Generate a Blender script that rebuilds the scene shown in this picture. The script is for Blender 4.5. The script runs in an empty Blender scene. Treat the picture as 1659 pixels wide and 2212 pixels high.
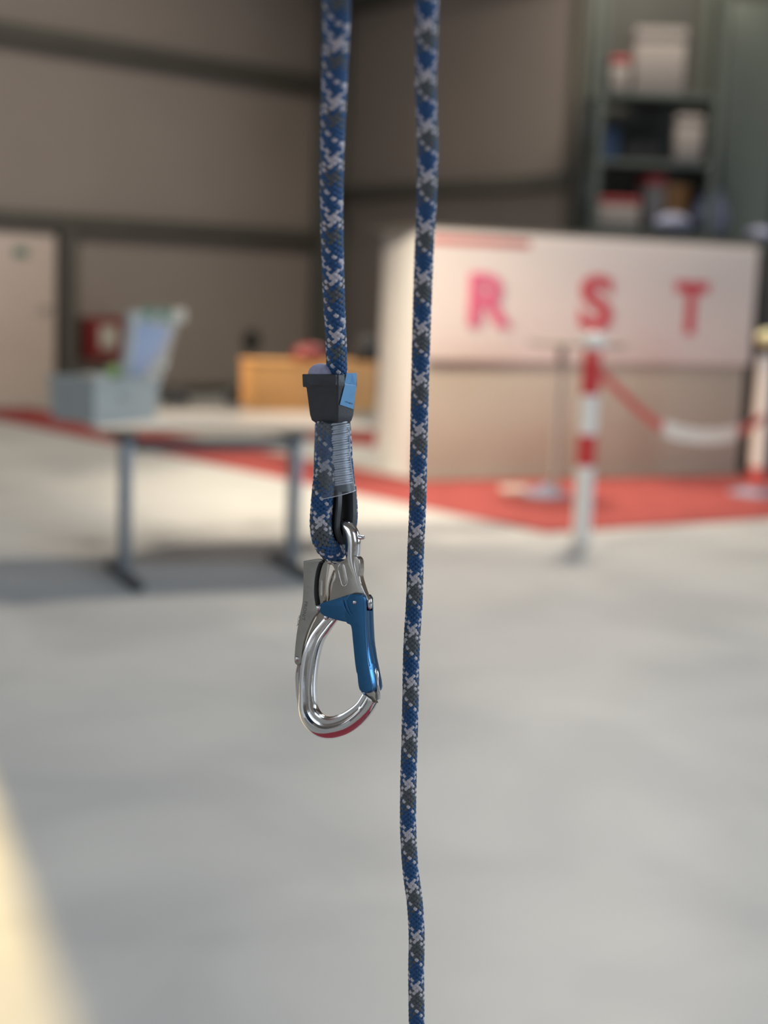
import bpy, bmesh, math, random
import numpy as np
from mathutils import Vector, Matrix
random.seed(7)
SC = bpy.context.scene
COL = SC.collection

# ------------------------------------------------------------------ camera
F = 3200.0; CX, CY = 829.5, 1106.0
H = 1.5
TILT = math.radians(8.9); ROLL = math.atan(0.04)
_R0 = Vector((1, 0, 0)); _FW = Vector((0, math.cos(TILT), -math.sin(TILT))); _U0 = _R0.cross(_FW)
RT = _R0*math.cos(ROLL) + _U0*math.sin(ROLL)
UP = -_R0*math.sin(ROLL) + _U0*math.cos(ROLL)
FW = _FW
CAM = Vector((0, 0, H))
D = 0.98                      # distance to the hook
cam = bpy.data.cameras.new('camera'); camo = bpy.data.objects.new('camera', cam); COL.objects.link(camo)
camo.matrix_world = Matrix.Translation(CAM) @ Matrix((RT, UP, -FW)).transposed().to_4x4()
cam.sensor_fit = 'VERTICAL'; cam.sensor_height = 36.0; cam.sensor_width = 27.0
cam.lens = F/2212*36.0
cam.clip_start = 0.05; cam.clip_end = 200
cam.dof.use_dof = True; cam.dof.focus_distance = D; cam.dof.aperture_fstop = 3.9
SC.camera = camo

# ------------------------------------------------------------------ world, sun, lamps, exposure
w = bpy.data.worlds.new('world'); SC.world = w; w.use_nodes = True
bg = w.node_tree.nodes['Background']
bg.inputs[0].default_value = (0.78, 0.87, 1.0, 1); bg.inputs[1].default_value = 1.6

def lamp(name, kind, loc, energy, color, size=None, size_y=None, target=None, angle=None):
    l = bpy.data.lights.new(name, kind); l.energy = energy; l.color = color
    if kind == 'AREA':
        l.shape = 'RECTANGLE'; l.size = size; l.size_y = size_y or size
    if angle: l.angle = angle
    o = bpy.data.objects.new(name, l); COL.objects.link(o); o.location = loc
    if target is not None:
        o.rotation_euler = (Vector(target)-Vector(loc)).to_track_quat('-Z', 'Y').to_euler()
    return o
SUN_EL = math.radians(22)
sd = Vector((0.366, -0.93, 0)).normalized()*math.cos(SUN_EL) + Vector((0, 0, -math.sin(SUN_EL)))
lamp('sun', 'SUN', (0, 0, 0), 2.2, (1.0, 0.74, 0.32), target=tuple(sd), angle=math.radians(0.6))
lamp('table_shadow_lamp', 'AREA', (2.0, 12.6, 7.4), 560, (1.0, 0.89, 0.74), 1.0, 1.0, target=(0.3, 9.5, 0))  # added lamp, not an opening: high at the back to cast the table's shadow
_sp = lamp('booth_fill_spot', 'SPOT', (-4.2, 6.6, 5.6), 4200, (1.0, 0.86, 0.66), target=(-0.3, 10.2, 0.9)); _sp.data.spot_size = math.radians(38); _sp.data.spot_blend = 1.0; _sp.data.shadow_soft_size = 0.4  # added unseen spot that brightens the booth's left half and the tabletop
lamp('window_right', 'AREA', (9.3, 2.5, 3.0), 420, (0.74, 0.86, 1.0), 5, 3.4, target=(0, 2.2, 1.3))
lamp('near_fill', 'AREA', (0.6, 4.0, 7.4), 130, (0.66, 0.82, 1.0), 3, 2, target=(0.6, 4.0, 0))  # added bluish fill over the near floor and hook; the ceiling is closed
SC.view_settings.view_transform = 'Standard'; SC.view_settings.look = 'None'
SC.view_settings.gamma = 1.0; SC.view_settings.use_curve_mapping = False
SC.view_settings.exposure = 0.16
try:
    SC.cycles.use_denoising = True
    SC.cycles.max_bounces = 8
except Exception: pass

# ------------------------------------------------------------------ pixel helpers: a ray cut by a real plane
def ray(px, py):
    return (FW*F + RT*(px-CX) - UP*(py-CY)).normalized()
def hit(px, py, p0, n):
    d = ray(px, py); return CAM + d*((Vector(p0)-CAM).dot(n)/d.dot(n))
def on_z(px, py, z=0.0): return hit(px, py, (0, 0, z), Vector((0, 0, 1)))
def on_y(px, py, y): return hit(px, py, (0, y, 0), Vector((0, 1, 0)))
def P(x, y, tw=0.0, d0=D):
    """point near the hook: x,y where it shows, tw pixels towards the camera; things hang plumb, so lower is deeper."""
    dep = d0*(1+0.157*(y-1350)/F) - tw*d0/F
    return CAM + (FW*F + RT*(x-CX) - UP*(y-CY))*(dep/F)

# ------------------------------------------------------------------ materials
def mat(name, col, rough=0.6, metal=0.0, noise=0.0, nscale=8.0, bump=0.0, bscale=60.0, coat=0.0, spec=None, aniso=0, alpha=None, trans=None):
    m = bpy.data.materials.new(name); m.use_nodes = True
    nt = m.node_tree; b = nt.nodes['Principled BSDF']
    b.inputs['Base Color'].default_value = (*col, 1); b.inputs['Roughness'].default_value = rough
    b.inputs['Metallic'].default_value = metal
    if coat: b.inputs['Coat Weight'].default_value = coat; b.inputs['Coat Roughness'].default_value = 0.1
    if spec is not None: b.inputs['Specular IOR Level'].default_value = spec
    if alpha is not None: b.inputs['Alpha'].default_value = alpha
    if noise or bump:
        tc = nt.nodes.new('ShaderNodeTexCoord')
    if noise:
        n = nt.nodes.new('ShaderNodeTexNoise'); n.inputs['Scale'].default_value = nscale; n.inputs['Detail'].default_value = 4
        nt.links.new(tc.outputs['Object'], n.inputs['Vector'])
        r = nt.nodes.new('ShaderNodeValToRGB'); e = r.color_ramp.elements
        e[0].position = 0.3; e[1].position = 0.7
        e[0].color = (*[c*(1-noise) for c in col], 1); e[1].color = (*[min(1, c*(1+noise)) for c in col], 1)
        nt.links.new(n.outputs['Fac'], r.inputs['Fac']); nt.links.new(r.outputs['Color'], b.inputs['Base Color'])
    if bump:
        n2 = nt.nodes.new('ShaderNodeTexNoise'); n2.inputs['Scale'].default_value = bscale
        nt.links.new(tc.outputs['Object'], n2.inputs['Vector'])
        bp = nt.nodes.new('ShaderNodeBump'); bp.inputs['Strength'].default_value = bump; bp.inputs['Distance'].default_value = 0.002
        nt.links.new(n2.outputs['Fac'], bp.inputs['Height']); nt.links.new(bp.outputs['Normal'], b.inputs['Normal'])
    return m
def lin(r, g, b):
    f = lambda c: ((c/255+0.055)/1.055)**2.4 if c/255 > 0.04045 else c/255/12.92
    return (f(r), f(g), f(b))

M = {}
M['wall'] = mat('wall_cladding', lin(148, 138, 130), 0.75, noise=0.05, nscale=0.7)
M['wall_shaded'] = mat('shaded_wall_cladding', lin(112, 108, 98), 0.75, noise=0.05, nscale=0.7)  # wall cladding darkened, the dimness of the recess put into the colour
M['rail'] = mat('painted_steel_rail', lin(84, 83, 76), 0.6, noise=0.05, nscale=2)
M['ceiling'] = mat('ceiling_sheet', lin(150, 146, 140), 0.8, noise=0.04, nscale=0.6)
M['door'] = mat('door_paint', lin(205, 190, 180), 0.55, noise=0.03, nscale=2)
M['carpet'] = mat('red_carpet', lin(152, 76, 73), 0.95, noise=0.10, nscale=6, bump=0.4, bscale=300, spec=0.1)
M['mat_red'] = mat('mat_red', lin(158, 52, 66), 0.7, noise=0.05, nscale=6)
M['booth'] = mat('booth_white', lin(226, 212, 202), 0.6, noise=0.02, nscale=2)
M['booth_low'] = mat('booth_beige_shaded', lin(178, 166, 150), 0.65, noise=0.03, nscale=2)  # beige of the lower panel, with its shade mixed into the colour
M['letter'] = mat('letter_red', lin(200, 50, 62), 0.5, noise=0.03, nscale=5)
M['letter_overlit'] = mat('letter_overlit', lin(226, 92, 122), 0.4, noise=0.05, nscale=5)  # letter red lightened to pink, the strong light on R put into the colour
M['laminate'] = mat('table_laminate', lin(226, 216, 204), 0.32, noise=0.03, nscale=3)
M['edge'] = mat('table_edge', lin(170, 145, 115), 0.5, noise=0.06, nscale=10)
M['steel'] = mat('leg_grey_steel', lin(128, 134, 140), 0.4, 0.3, noise=0.05, nscale=10)
M['darksteel'] = mat('dark_steel', lin(70, 72, 74), 0.45, 0.4, noise=0.05, nscale=10)
M['pole_grey'] = mat('pole_grey', lin(138, 130, 124), 0.4, noise=0.03, nscale=8)
M['crate'] = mat('crate_plastic', lin(160, 167, 166), 0.45, noise=0.04, nscale=8)
M['lid_in'] = mat('lid_blue', lin(138, 160, 192), 0.45, noise=0.04, nscale=8)
M['green'] = mat('ball_green', lin(160, 190, 110), 0.7, noise=0.08, nscale=40)
M['teal'] = mat('latch_teal', lin(92, 128, 112), 0.5, noise=0.05, nscale=20)
M['cream'] = mat('latch_cream', lin(190, 188, 176), 0.5, noise=0.04, nscale=20)
M['dkred'] = mat('cabinet_red', lin(120, 34, 34), 0.45, noise=0.05, nscale=4)
M['plywood'] = mat('plywood', lin(192, 138, 78), 0.6, noise=0.12, nscale=5)
M['black'] = mat('black_fabric', lin(34, 33, 34), 0.8, noise=0.1, nscale=20, bump=0.3)
M['white'] = mat('white_paint', lin(214, 211, 207), 0.45, noise=0.02, nscale=5)
M['redpaint'] = mat('post_red', lin(184, 42, 44), 0.4, noise=0.03, nscale=5)
M['tape_red'] = mat('tape_red', lin(205, 92, 84), 0.5, noise=0.03, nscale=5)
M['tape_cream'] = mat('tape_cream', lin(232, 224, 212), 0.5, noise=0.03, nscale=5)
M['bluegrey'] = mat('blue_grey_plastic', lin(132, 140, 158), 0.5, noise=0.05, nscale=5)
M['rack'] = mat('rack_green_grey', lin(76, 82, 76), 0.5, 0.2, noise=0.05, nscale=5)
M['darkboard'] = mat('dark_board', lin(58, 58, 54), 0.7, noise=0.06, nscale=3)
M['boxwhite'] = mat('box_white', lin(132, 124, 119), 0.7, noise=0.04, nscale=4)
M['boxred'] = mat('box_red', lin(150, 50, 50), 0.6, noise=0.06, nscale=6)
M['boxblue'] = mat('box_blue', lin(36, 60, 92), 0.6, noise=0.06, nscale=6)
M['brown'] = mat('box_brown', lin(150, 104, 60), 0.7, noise=0.08, nscale=6)
M['lilac'] = mat('bag_lilac', lin(112, 117, 140), 0.6, noise=0.1, nscale=6)
M['yellow'] = mat('knob_yellow', lin(232, 222, 170), 0.4, noise=0.03, nscale=6)
# hook and rope
M['alu'] = mat('polished_aluminium', (0.80, 0.785, 0.765), 0.13, 1.0, noise=0.02, nscale=200, bump=0.02, bscale=300)
M['alu_dull'] = mat('brushed_aluminium', (0.50, 0.465, 0.41), 0.24, 1.0, noise=0.04, nscale=300, bump=0.012, bscale=900)
M['plate'] = mat('grey_lever_plate', (0.36, 0.345, 0.30), 0.42, 0.85, noise=0.05, nscale=250, bump=0.06, bscale=1200)
M['steelpin'] = mat('bright_steel_pin', (0.75, 0.75, 0.75), 0.12, 1.0, noise=0.02, nscale=300)
M['anod'] = mat('blue_anodised', (0.045, 0.155, 0.315), 0.30, 0.9, noise=0.04, nscale=300, bump=0.03, bscale=900)
M['engrave'] = mat('engraving', (0.17, 0.16, 0.135), 0.6, 0.5, noise=0.05, nscale=300)
M['fib_blue'] = mat('fibre_blue', lin(30, 80, 128), 0.62, noise=0.22, nscale=900, bump=0.3, bscale=2500)
M['fib_white'] = mat('fibre_white', lin(196, 194, 200), 0.55, noise=0.08, nscale=900, bump=0.3, bscale=2500)
M['fib_grey'] = mat('fibre_grey', lin(84, 92, 96), 0.65, noise=0.2, nscale=900, bump=0.3, bscale=2500)
M['fib_lilac'] = mat('fibre_lilac', lin(172, 170, 198), 0.7, noise=0.08, nscale=500)
M['core'] = mat('rope_core', lin(28, 38, 58), 0.9, noise=0.1, nscale=500)
M['rubber'] = mat('black_rubber', lin(52, 55, 60), 0.5, noise=0.08, nscale=300, bump=0.1, bscale=900)
M['thimble'] = mat('black_plastic', lin(30, 33, 36), 0.5, noise=0.08, nscale=300)
M['tag'] = mat('blue_label', lin(84, 150, 198), 0.4, noise=0.04, nscale=200)
M['thread'] = mat('white_thread', lin(212, 218, 226), 0.4, noise=0.08, nscale=900, bump=0.2, bscale=3000)
M['ink'] = mat('label_ink', lin(40, 70, 105), 0.6, noise=0.02, nscale=100)
# clear shrink sleeve
def sleeve_mat():
    m = bpy.data.materials.new('clear_sleeve'); m.use_nodes = True; nt = m.node_tree
    for n in list(nt.nodes): nt.nodes.remove(n)
    o = nt.nodes.new('ShaderNodeOutputMaterial'); mx = nt.nodes.new('ShaderNodeMixShader')
    t = nt.nodes.new('ShaderNodeBsdfTransparent'); t.inputs[0].default_value = (0.93, 0.95, 0.97, 1)
    g = nt.nodes.new('ShaderNodeBsdfPrincipled'); g.inputs['Base Color'].default_value = (0.75, 0.8, 0.85, 1); g.inputs['Roughness'].default_value = 0.2
    f = nt.nodes.new('ShaderNodeFresnel'); f.inputs[0].default_value = 1.4
    a = nt.nodes.new('ShaderNodeMath'); a.operation = 'ADD'; a.inputs[1].default_value = 0.07
    nt.links.new(f.outputs[0], a.inputs[0]); nt.links.new(a.outputs[0], mx.inputs[0])
    nt.links.new(t.outputs[0], mx.inputs[1]); nt.links.new(g.outputs[0], mx.inputs[2]); nt.links.new(mx.outputs[0], o.inputs[0])
    return m
M['sleeve'] = sleeve_mat()
# floor
def floor_mat():
    m = bpy.data.materials.new('sealed_concrete'); m.use_nodes = True; nt = m.node_tree; b = nt.nodes['Principled BSDF']
    tc = nt.nodes.new('ShaderNodeTexCoord')
    n = nt.nodes.new('ShaderNodeTexNoise'); n.inputs['Scale'].default_value = 1.1; n.inputs['Detail'].default_value = 3; n.inputs['Distortion'].default_value = 0.6
    nt.links.new(tc.outputs['Object'], n.inputs['Vector'])
    r = nt.nodes.new('ShaderNodeValToRGB'); e = r.color_ramp.elements
    e[0].position = 0.3; e[1].position = 0.72
    e[0].color = (*lin(170, 171, 170), 1); e[1].color = (*lin(196, 195, 191), 1)
    nt.links.new(n.outputs['Fac'], r.inputs['Fac']); nt.links.new(r.outputs['Color'], b.inputs['Base Color'])
    n2 = nt.nodes.new('ShaderNodeTexNoise'); n2.inputs['Scale'].default_value = 2.3
    nt.links.new(tc.outputs['Object'], n2.inputs['Vector'])
    mr = nt.nodes.new('ShaderNodeMapRange'); mr.inputs['To Min'].default_value = 0.40; mr.inputs['To Max'].default_value = 0.55
    nt.links.new(n2.outputs['Fac'], mr.inputs['Value']); nt.links.new(mr.outputs['Result'], b.inputs['Roughness'])
    return m
M['floor'] = floor_mat()

# ------------------------------------------------------------------ object helpers
def link(name, me, m, parent=None):
    o = bpy.data.objects.new(name, me); COL.objects.link(o)
    if m is not None and not me.materials:
        for k in (m if isinstance(m, (list, tuple)) else [m]): me.materials.append(M[k] if isinstance(k, str) else k)
    if parent is not None:
        o.parent = parent; o.matrix_parent_inverse = Matrix.Translation(-parent.location)
    return o
def tag(o, label=None, cat=None, group=None, kind=None):
    if label: o['label'] = label
    if cat: o['category'] = cat
    if group: o['group'] = group
    if kind: o['kind'] = kind
    return o
def thing(name, loc, label, cat, group=None):
    o = bpy.data.objects.new(name, None); COL.objects.link(o); o.location = loc; o.empty_display_size = 0.05
    return tag(o, label, cat, group)
def mesh(name, verts, faces, m, parent=None, smooth=None):
    me = bpy.data.meshes.new(name); me.from_pydata([tuple(v) for v in verts], [], faces); me.update()
    bm = bmesh.new(); bm.from_mesh(me); bmesh.ops.recalc_face_normals(bm, faces=bm.faces); bm.to_mesh(me); bm.free()
    if smooth is not None:
        me.shade_smooth(); me.set_sharp_from_angle(angle=math.radians(smooth))
    return link(name, me, m, parent)
def bm_obj(name, bm, m, parent=None, smooth=None):
    bmesh.ops.recalc_face_normals(bm, faces=bm.faces)
    me = bpy.data.meshes.new(name); bm.to_mesh(me); bm.free()
    if smooth is not None:
        me.shade_smooth(); me.set_sharp_from_angle(angle=math.radians(smooth))
    return link(name, me, m, parent)
def box_bm(c, dx, dy, dz, rz=0.0, bevel=0.01, bm=None, xaxis=None, seg=2):
    """box centred in plan on c, standing on c.z"""
    bm = bm or bmesh.new()
    r = bmesh.ops.create_cube(bm, size=1)
    vs = r['verts']
    a = rz if xaxis is None else math.atan2(xaxis[1], xaxis[0])
    mtx = Matrix.Translation(Vector(c)+Vector((0, 0, dz/2))) @ Matrix.Rotation(a, 4, 'Z') @ Matrix.Diagonal((dx, dy, dz, 1))
    bmesh.ops.transform(bm, matrix=mtx, verts=vs)
    if bevel:
        es = list({e for v in vs for e in v.link_edges})
        bmesh.ops.bevel(bm, geom=es, offset=min(bevel, 0.45*min(dx, dy, dz)), segments=seg, profile=0.5, affect='EDGES')
    return bm
def box(name, c, dx, dy, dz, m, parent=None, rz=0.0, bevel=0.01, xaxis=None):
    return bm_obj(name, box_bm(c, dx, dy, dz, rz, bevel, None, xaxis), m, parent, 40)
def lathe(name, base, prof, m, parent=None, n=28):
    """prof: list of (r, z) above base"""
    vs, fs = [], []
    b = Vector(base)
    for (r, z) in prof:
        for k in range(n):
            a = 2*math.pi*k/n; vs.append(b+Vector((r*math.cos(a), r*math.sin(a), z)))
    for i in range(len(prof)-1):
        for k in range(n):
            fs.append((i*n+k, i*n+(k+1) % n, (i+1)*n+(k+1) % n, (i+1)*n+k))
    fs.append(tuple(range(n))); fs.append(tuple((len(prof)-1)*n+k for k in range(n)))
    return mesh(name, vs, fs, m, parent, 40)
def slab(name, pts, z0, z1, m, parent=None):
    n = len(pts); vs = [Vector((p[0], p[1], z0)) for p in pts]+[Vector((p[0], p[1], z1)) for p in pts]
    fs = [tuple(range(n)), tuple(range(n, 2*n))]+[(i, (i+1) % n, n+(i+1) % n, n+i) for i in range(n)]
    return mesh(name, vs, fs, m, parent)
def catmull(pts, n):
    pts = [np.array(p, float) for p in pts]
    e = [2*pts[0]-pts[1]]+pts+[2*pts[-1]-pts[-2]]
    out = []
    for i in range(1, len(e)-2):
        p0, p1, p2, p3 = e[i-1:i+3]
        for t in np.linspace(0, 1, n, endpoint=False):
            out.append(0.5*((2*p1)+(-p0+p2)*t+(2*p0-5*p1+4*p2-p3)*t*t+(-p0+3*p1-3*p2+p3)*t**3))
    out.append(pts[-1])
    return np.array(out)
def resample(pts, n):
    pts = np.asarray(pts); d = np.r_[0, np.cumsum(np.linalg.norm(np.diff(pts[:, :3], axis=0), axis=1))]
    s = np.linspace(0, d[-1], n)
    return np.stack([np.interp(s, d, pts[:, k]) for k in range(pts.shape[1])], 1)
def tube(name, pts, r, m, parent=None, n=10, up=None, cap=True):
    """round tube along 3d points; r scalar or list"""
    pts = [Vector(p) for p in pts]; N = len(pts)
    rs = r if hasattr(r, '__len__') else [r]*N
    vs, fs = [], []
    T0 = (pts[1]-pts[0]).normalized(); nn = T0.orthogonal().normalized() if up is None else Vector(up)
    for i, p in enumerate(pts):
        T = (pts[min(i+1, N-1)]-pts[max(i-1, 0)]).normalized()
        nn = (nn - T*nn.dot(T)).normalized(); bb = T.cross(nn)
        for k in range(n):
            a = 2*math.pi*k/n; vs.append(p+(nn*math.cos(a)+bb*math.sin(a))*rs[i])
    for i in range(N-1):
        for k in range(n):
            fs.append((i*n+k, i*n+(k+1) % n, (i+1)*n+(k+1) % n, (i+1)*n+k))
    if cap: fs.append(tuple(range(n))); fs.append(tuple((N-1)*n+k for k in range(n)))
    return mesh(name, vs, fs, m, parent, 50)

# ================================================================== SETTING
A = on_z(0, 866); A = Vector((A.x, A.y, 0))
C = Vector((on_y(715, 600, 20.2).x, 20.2, 0))
Rr = Vector((on_y(1240, 600, 15.6).x, 15.6, 0))
ZC = 8.2
dl = (A-C).normalized(); dr = (Rr-C).normalized()
nl = Vector((-dl.y, dl.x, 0)); nl = nl if nl.dot(CAM-C) > 0 else -nl
nr = Vector((-dr.y, dr.x, 0)); nr = nr if nr.dot(CAM-C) > 0 else -nr
LEND = C + dl*24.0; REND = C + dr*24.0
slab('floor', [(-26, -14), (26, -14), (26, 30), (-26, 30)], -0.2, 0.0, 'floor')['kind'] = 'structure'
def wallpiece(bm, c0, d, n, s0, s1, z0, z1, t=0.2):
    vs = [c0+d*s+(-n*t if back else Vector())+Vector((0, 0, z)) for back in (0, 1) for (s, z) in ((s0, z0), (s1, z0), (s1, z1), (s0, z1))]
    q = [bm.verts.new(v) for v in vs]
    for f in ((0, 1, 2, 3), (7, 6, 5, 4), (0, 4, 5, 1), (1, 5, 6, 2), (2, 6, 7, 3), (3, 7, 4, 0)): bm.faces.new([q[i] for i in f])
# the left wall has a high window band outside the frame; the sun comes through it
win0 = hit(-40, 600, C, nl); s_w0 = (win0-C).dot(dl)
# jamb so that its shadow edge runs along the seen boundary on the floor
p1 = on_z(40, 1700); sdh = Vector((sd.x, sd.y, 0)).normalized()
tt = (C-p1).dot(nl)/(-sdh).dot(nl); jamb = p1 - sdh*tt; s_j = (jamb-C).dot(dl)
dist = abs(tt)
tanel = math.tan(SUN_EL)
wz0 = (dist-1.5)*tanel; wz1 = (dist+2.0)*tanel
bm = bmesh.new()
s_end = s_j+3.2
wallpiece(bm, C, dl, nl, 0, s_j, 0, ZC); wallpiece(bm, C, dl, nl, s_end, 24, 0, ZC)
wallpiece(bm, C, dl, nl, s_j, s_end, 0, wz0); wallpiece(bm, C, dl, nl, s_j, s_end, wz1, ZC)
bm_obj('wall_left', bm, 'wall')['kind'] = 'structure'
sR = (hit(1270, 300, C, nr)-C).dot(dr)
bm = bmesh.new(); wallpiece(bm, C, dr, nr, 0, sR, 0, ZC)
bm_obj('wall_right', bm, 'wall')['kind'] = 'structure'
Ej = C+dr*sR; jd = (Vector((1, 0.35, 0))).normalized(); jn = Vector((jd.y, -jd.x, 0))
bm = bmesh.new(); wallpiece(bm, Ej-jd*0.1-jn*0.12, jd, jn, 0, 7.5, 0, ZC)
bm_obj('wall_recess', bm, 'wall_shaded')['kind'] = 'structure'
Ek = Ej+jd*7.3; kd = Vector((0.12, -1, 0)).normalized(); kn = Vector((-1, -0.12, 0)).normalized()
bm = bmesh.new()
wallpiece(bm, Ek, kd, kn, 0, 12, 0, ZC); wallpiece(bm, Ek, kd, kn, 20, 23.5, 0, ZC)
wallpiece(bm, Ek, kd, kn, 12, 20, 0, 1.0); wallpiece(bm, Ek, kd, kn, 12, 20, 5.0, ZC)
bm_obj('wall_far_right', bm, 'wall')['kind'] = 'structure'
slab('ceiling', [(LEND.x-1, LEND.y-1), (C.x-1.5, C.y+1.5), (C.x+1.5, C.y+1.5), (Ek.x+4, Ek.y+1), (Ek.x+4, -5), (LEND.x-1, -5)], ZC, ZC+0.2, 'ceiling')['kind'] = 'structure'
bm = bmesh.new(); YB = -5.0; bx = Vector((1, 0, 0)); bn = Vector((0, 1, 0)); b0 = Vector((0, YB, 0))
xs = [-18, -6.5, -2.2, 1.2, 4.6, 20]
wallpiece(bm, b0, bx, bn, xs[0], xs[1], 0, ZC); wallpiece(bm, b0, bx, bn, xs[2], xs[3], 0, ZC); wallpiece(bm, b0, bx, bn, xs[4], xs[5], 0, ZC)
wallpiece(bm, b0, bx, bn, xs[1], xs[2], 4.6, ZC); wallpiece(bm, b0, bx, bn, xs[3], xs[4], 0, 1.2); wallpiece(bm, b0, bx, bn, xs[3], xs[4], 4.2, ZC)
bm_obj('wall_back', bm, 'wall')['kind'] = 'structure'
def rail(name, c0, d, n, s0, s1, z, hh=0.17, t=0.16):
    o = bm_obj(name, box_bm(c0+d*((s0+s1)/2)+n*t/2+Vector((0, 0, z-hh/2)), abs(s1-s0), t, hh, 0, 0.015, None, d), 'rail', None, 40)
    o['kind'] = 'structure'; return o
def zon(px, py, c0, n): return hit(px, py, c0, n).z
zl1 = (zon(100, 92, C, nl)+zon(620, 172, C, nl))/2
zl2 = (zon(60, 470, C, nl)+zon(640, 520, C, nl))/2
zr1 = (zon(820, 425, C, nr)+zon(1200, 388, C, nr))/2
zr2 = zon(800, 8, C, nr)
rail('trim_1', C, dl, nl, 0.2, 24, zl1, 0.22); rail('trim_2', C, dl, nl, 0.2, 24, zl2, 0.20)
rail('trim_3', C, dr, nr, 0.2, (hit(1262, 300, C, nr)-C).dot(dr), zr1, 0.17); rail('trim_4', C, dr, nr, 0.2, sR-0.1, zr2, 0.2)
# corner column: H-section
o = bm_obj('trim_5', box_bm(C+(nl+nr).normalized()*0.22, 0.42, 0.30, ZC, math.radians(-5), 0.02), 'rail', None, 40); o['kind'] = 'structure'
# post beside the door
sp = (hit(135, 650, C, nl)-C).dot(dl)
o = box('trim_6', C+dl*sp+nl*0.09, 0.20, 0.18, zl2-0.1, 'rail', None, 0, 0.015, dl); o['kind'] = 'structure'
# door
s1 = (hit(112, 650, C, nl)-C).dot(dl); s2 = s1+1.0
dz = zl2-0.12
door = box('door_1', C+dl*((s1+s2)/2)+nl*0.04, s2-s1, 0.07, dz, 'door', None, 0, 0.008, dl); door['kind'] = 'structure'
pd = C+dl*(s1+0.10)+nl*0.08+Vector((0, 0, 1.02))
tube('door_handle', [pd, pd+nl*0.06, pd+nl*0.06+dl*0.13], 0.012, 'darksteel', door)
es = hit(45, 545, C+nl*0.08, nl)
box('exit_sign', es-Vector((0, 0, 0.05)), 0.2, 0.012, 0.10, 'teal', door, 0, 0.004, dl)
# baseboards
bm = box_bm(C+dl*(12)+nl*0.02, 23.5, 0.03, 0.12, 0, 0.004, None, dl); o = bm_obj('baseboard_left', bm, 'rail'); o['kind'] = 'structure'

bL0 = on_z(893, 1038); bR0 = on_z(1594, 1026); db0 = (bR0-bL0).normalized(); nb0 = Vector((-db0.y, db0.x, 0)); nb0 = nb0 if nb0.y < 0 else -nb0
# ---- red carpet laid out on the floor
def poly_floor(pts): return [on_z(x, y) for x, y in pts]
fr = poly_floor([(1180, 1152), (1659, 1122)]); dfr = (fr[1]-fr[0]).normalized()
le = poly_floor([(1180, 1152), (300, 970)]); dle = (le[1]-le[0]).normalized()
corner = fr[0]
wid = 1.35; nle = Vector((-dle.y, dle.x, 0)); nle = nle if nle.y > 0 else -nle
far = corner + dle*8.3
pts = [corner, corner+dfr*3.0, bR0+db0*0.7+nb0*0.06, bL0+nb0*0.06, on_z(815, 1023), far+nle*0.9, far]
carpet = slab('red_carpet', pts, 0.0, 0.012, 'carpet'); tag(carpet, 'red carpet runner on the pale floor, in front of the lettered booth', 'carpet')
pts = poly_floor([(505, 924), (830, 920), (830, 968), (640, 946)])
c2 = slab('red_carpet', pts, 0.0, 0.012, 'carpet'); tag(c2, 'far strip of red carpet seen just beneath the tabletop edge', 'carpet')

# ================================================================== BOOTH
bL = on_z(893, 1038); bR = on_z(1594, 1026); db = (bR-bL).normalized(); nb = Vector((-db.y, db.x, 0)); nb = nb if nb.y < 0 else -nb
bh = hit(1150, 508, bL, nb).z
Wb = (bR-bL).length
zs = hit(1300, 783, bL, nb).z
booth = thing('exhibition_booth', bL, 'white booth with red letters R, S and T behind the striped post', 'booth')
def boardbox(name, s0, s1, z0, z1, off, th, m, parent, bevel=0.006):
    c = bL+db*((s0+s1)/2)+nb*(off-th/2); c.z = z0
    return box(name, c, s1-s0, th, z1-z0, m, parent, 0, bevel, db)
boardbox('lettered_board', 0, Wb, zs, bh, 0.05, 0.05, 'booth', booth)
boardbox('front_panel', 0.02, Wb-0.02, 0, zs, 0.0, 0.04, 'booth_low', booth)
boardbox('red_stripe', 0.03, hit(1140, 500, bL, nb).x and (hit(1140, 500, bL, nb)-bL).dot(db), bh-0.10, bh-0.045, 0.053, 0.004, 'tape_red', booth, 0.001)
# left side wall of the booth recedes
lf = hit(820, 995, (0, 0, 0), Vector((0, 0, 1)))
lf = bL + (lf-bL).normalized()*((lf-bL).length)
dsd = (lf-bL); sl = dsd.length; dsd.normalize()
c = bL+dsd*(sl/2)+Vector((0, 0.02, 0)); c.z = 0
box('side_panel', c-nb*0.03, sl, 0.05, bh, 'white', booth, 0, 0.006, dsd)  # whiter colour here stands in for more light on this side
c = bR - nb*(sl/2+0.05); c.z = 0
box('side_panel', c, 0.05, sl, bh, 'booth', booth, 0, 0.006, db)
def letter(ch, px0, px1, py0, py1, m):
    a = hit(px0, (py0+py1)/2, bL+nb*0.05, nb); b = hit(px1, (py0+py1)/2, bL+nb*0.05, nb)
    t = hit((px0+px1)/2, py0, bL+nb*0.05, nb); bo = hit((px0+px1)/2, py1, bL+nb*0.05, nb)
    cu = bpy.data.curves.new('t', 'FONT'); cu.body = ch; cu.size = 1; cu.extrude = 0.008; cu.offset = 0.035; cu.resolution_u = 6
    o = bpy.data.objects.new('t', cu); COL.objects.link(o)
    me = bpy.data.meshes.new_from_object(o.evaluated_get(bpy.context.evaluated_depsgraph_get()))
    bpy.data.objects.remove(o)
    co = np.array([v.co[:] for v in me.vertices]); mn, mx = co.min(0), co.max(0)
    for v in me.vertices:
        u = (v.co.x-mn[0])/(mx[0]-mn[0]); q = (v.co.y-mn[1])/(mx[1]-mn[1])
        p = a.lerp(b, u); v.co = Vector((p.x, p.y, bo.z+(t.z-bo.z)*q)) + nb*(0.008+v.co.z)
    o = link('letter_'+ch.lower(), me, m, booth); return o
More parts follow.
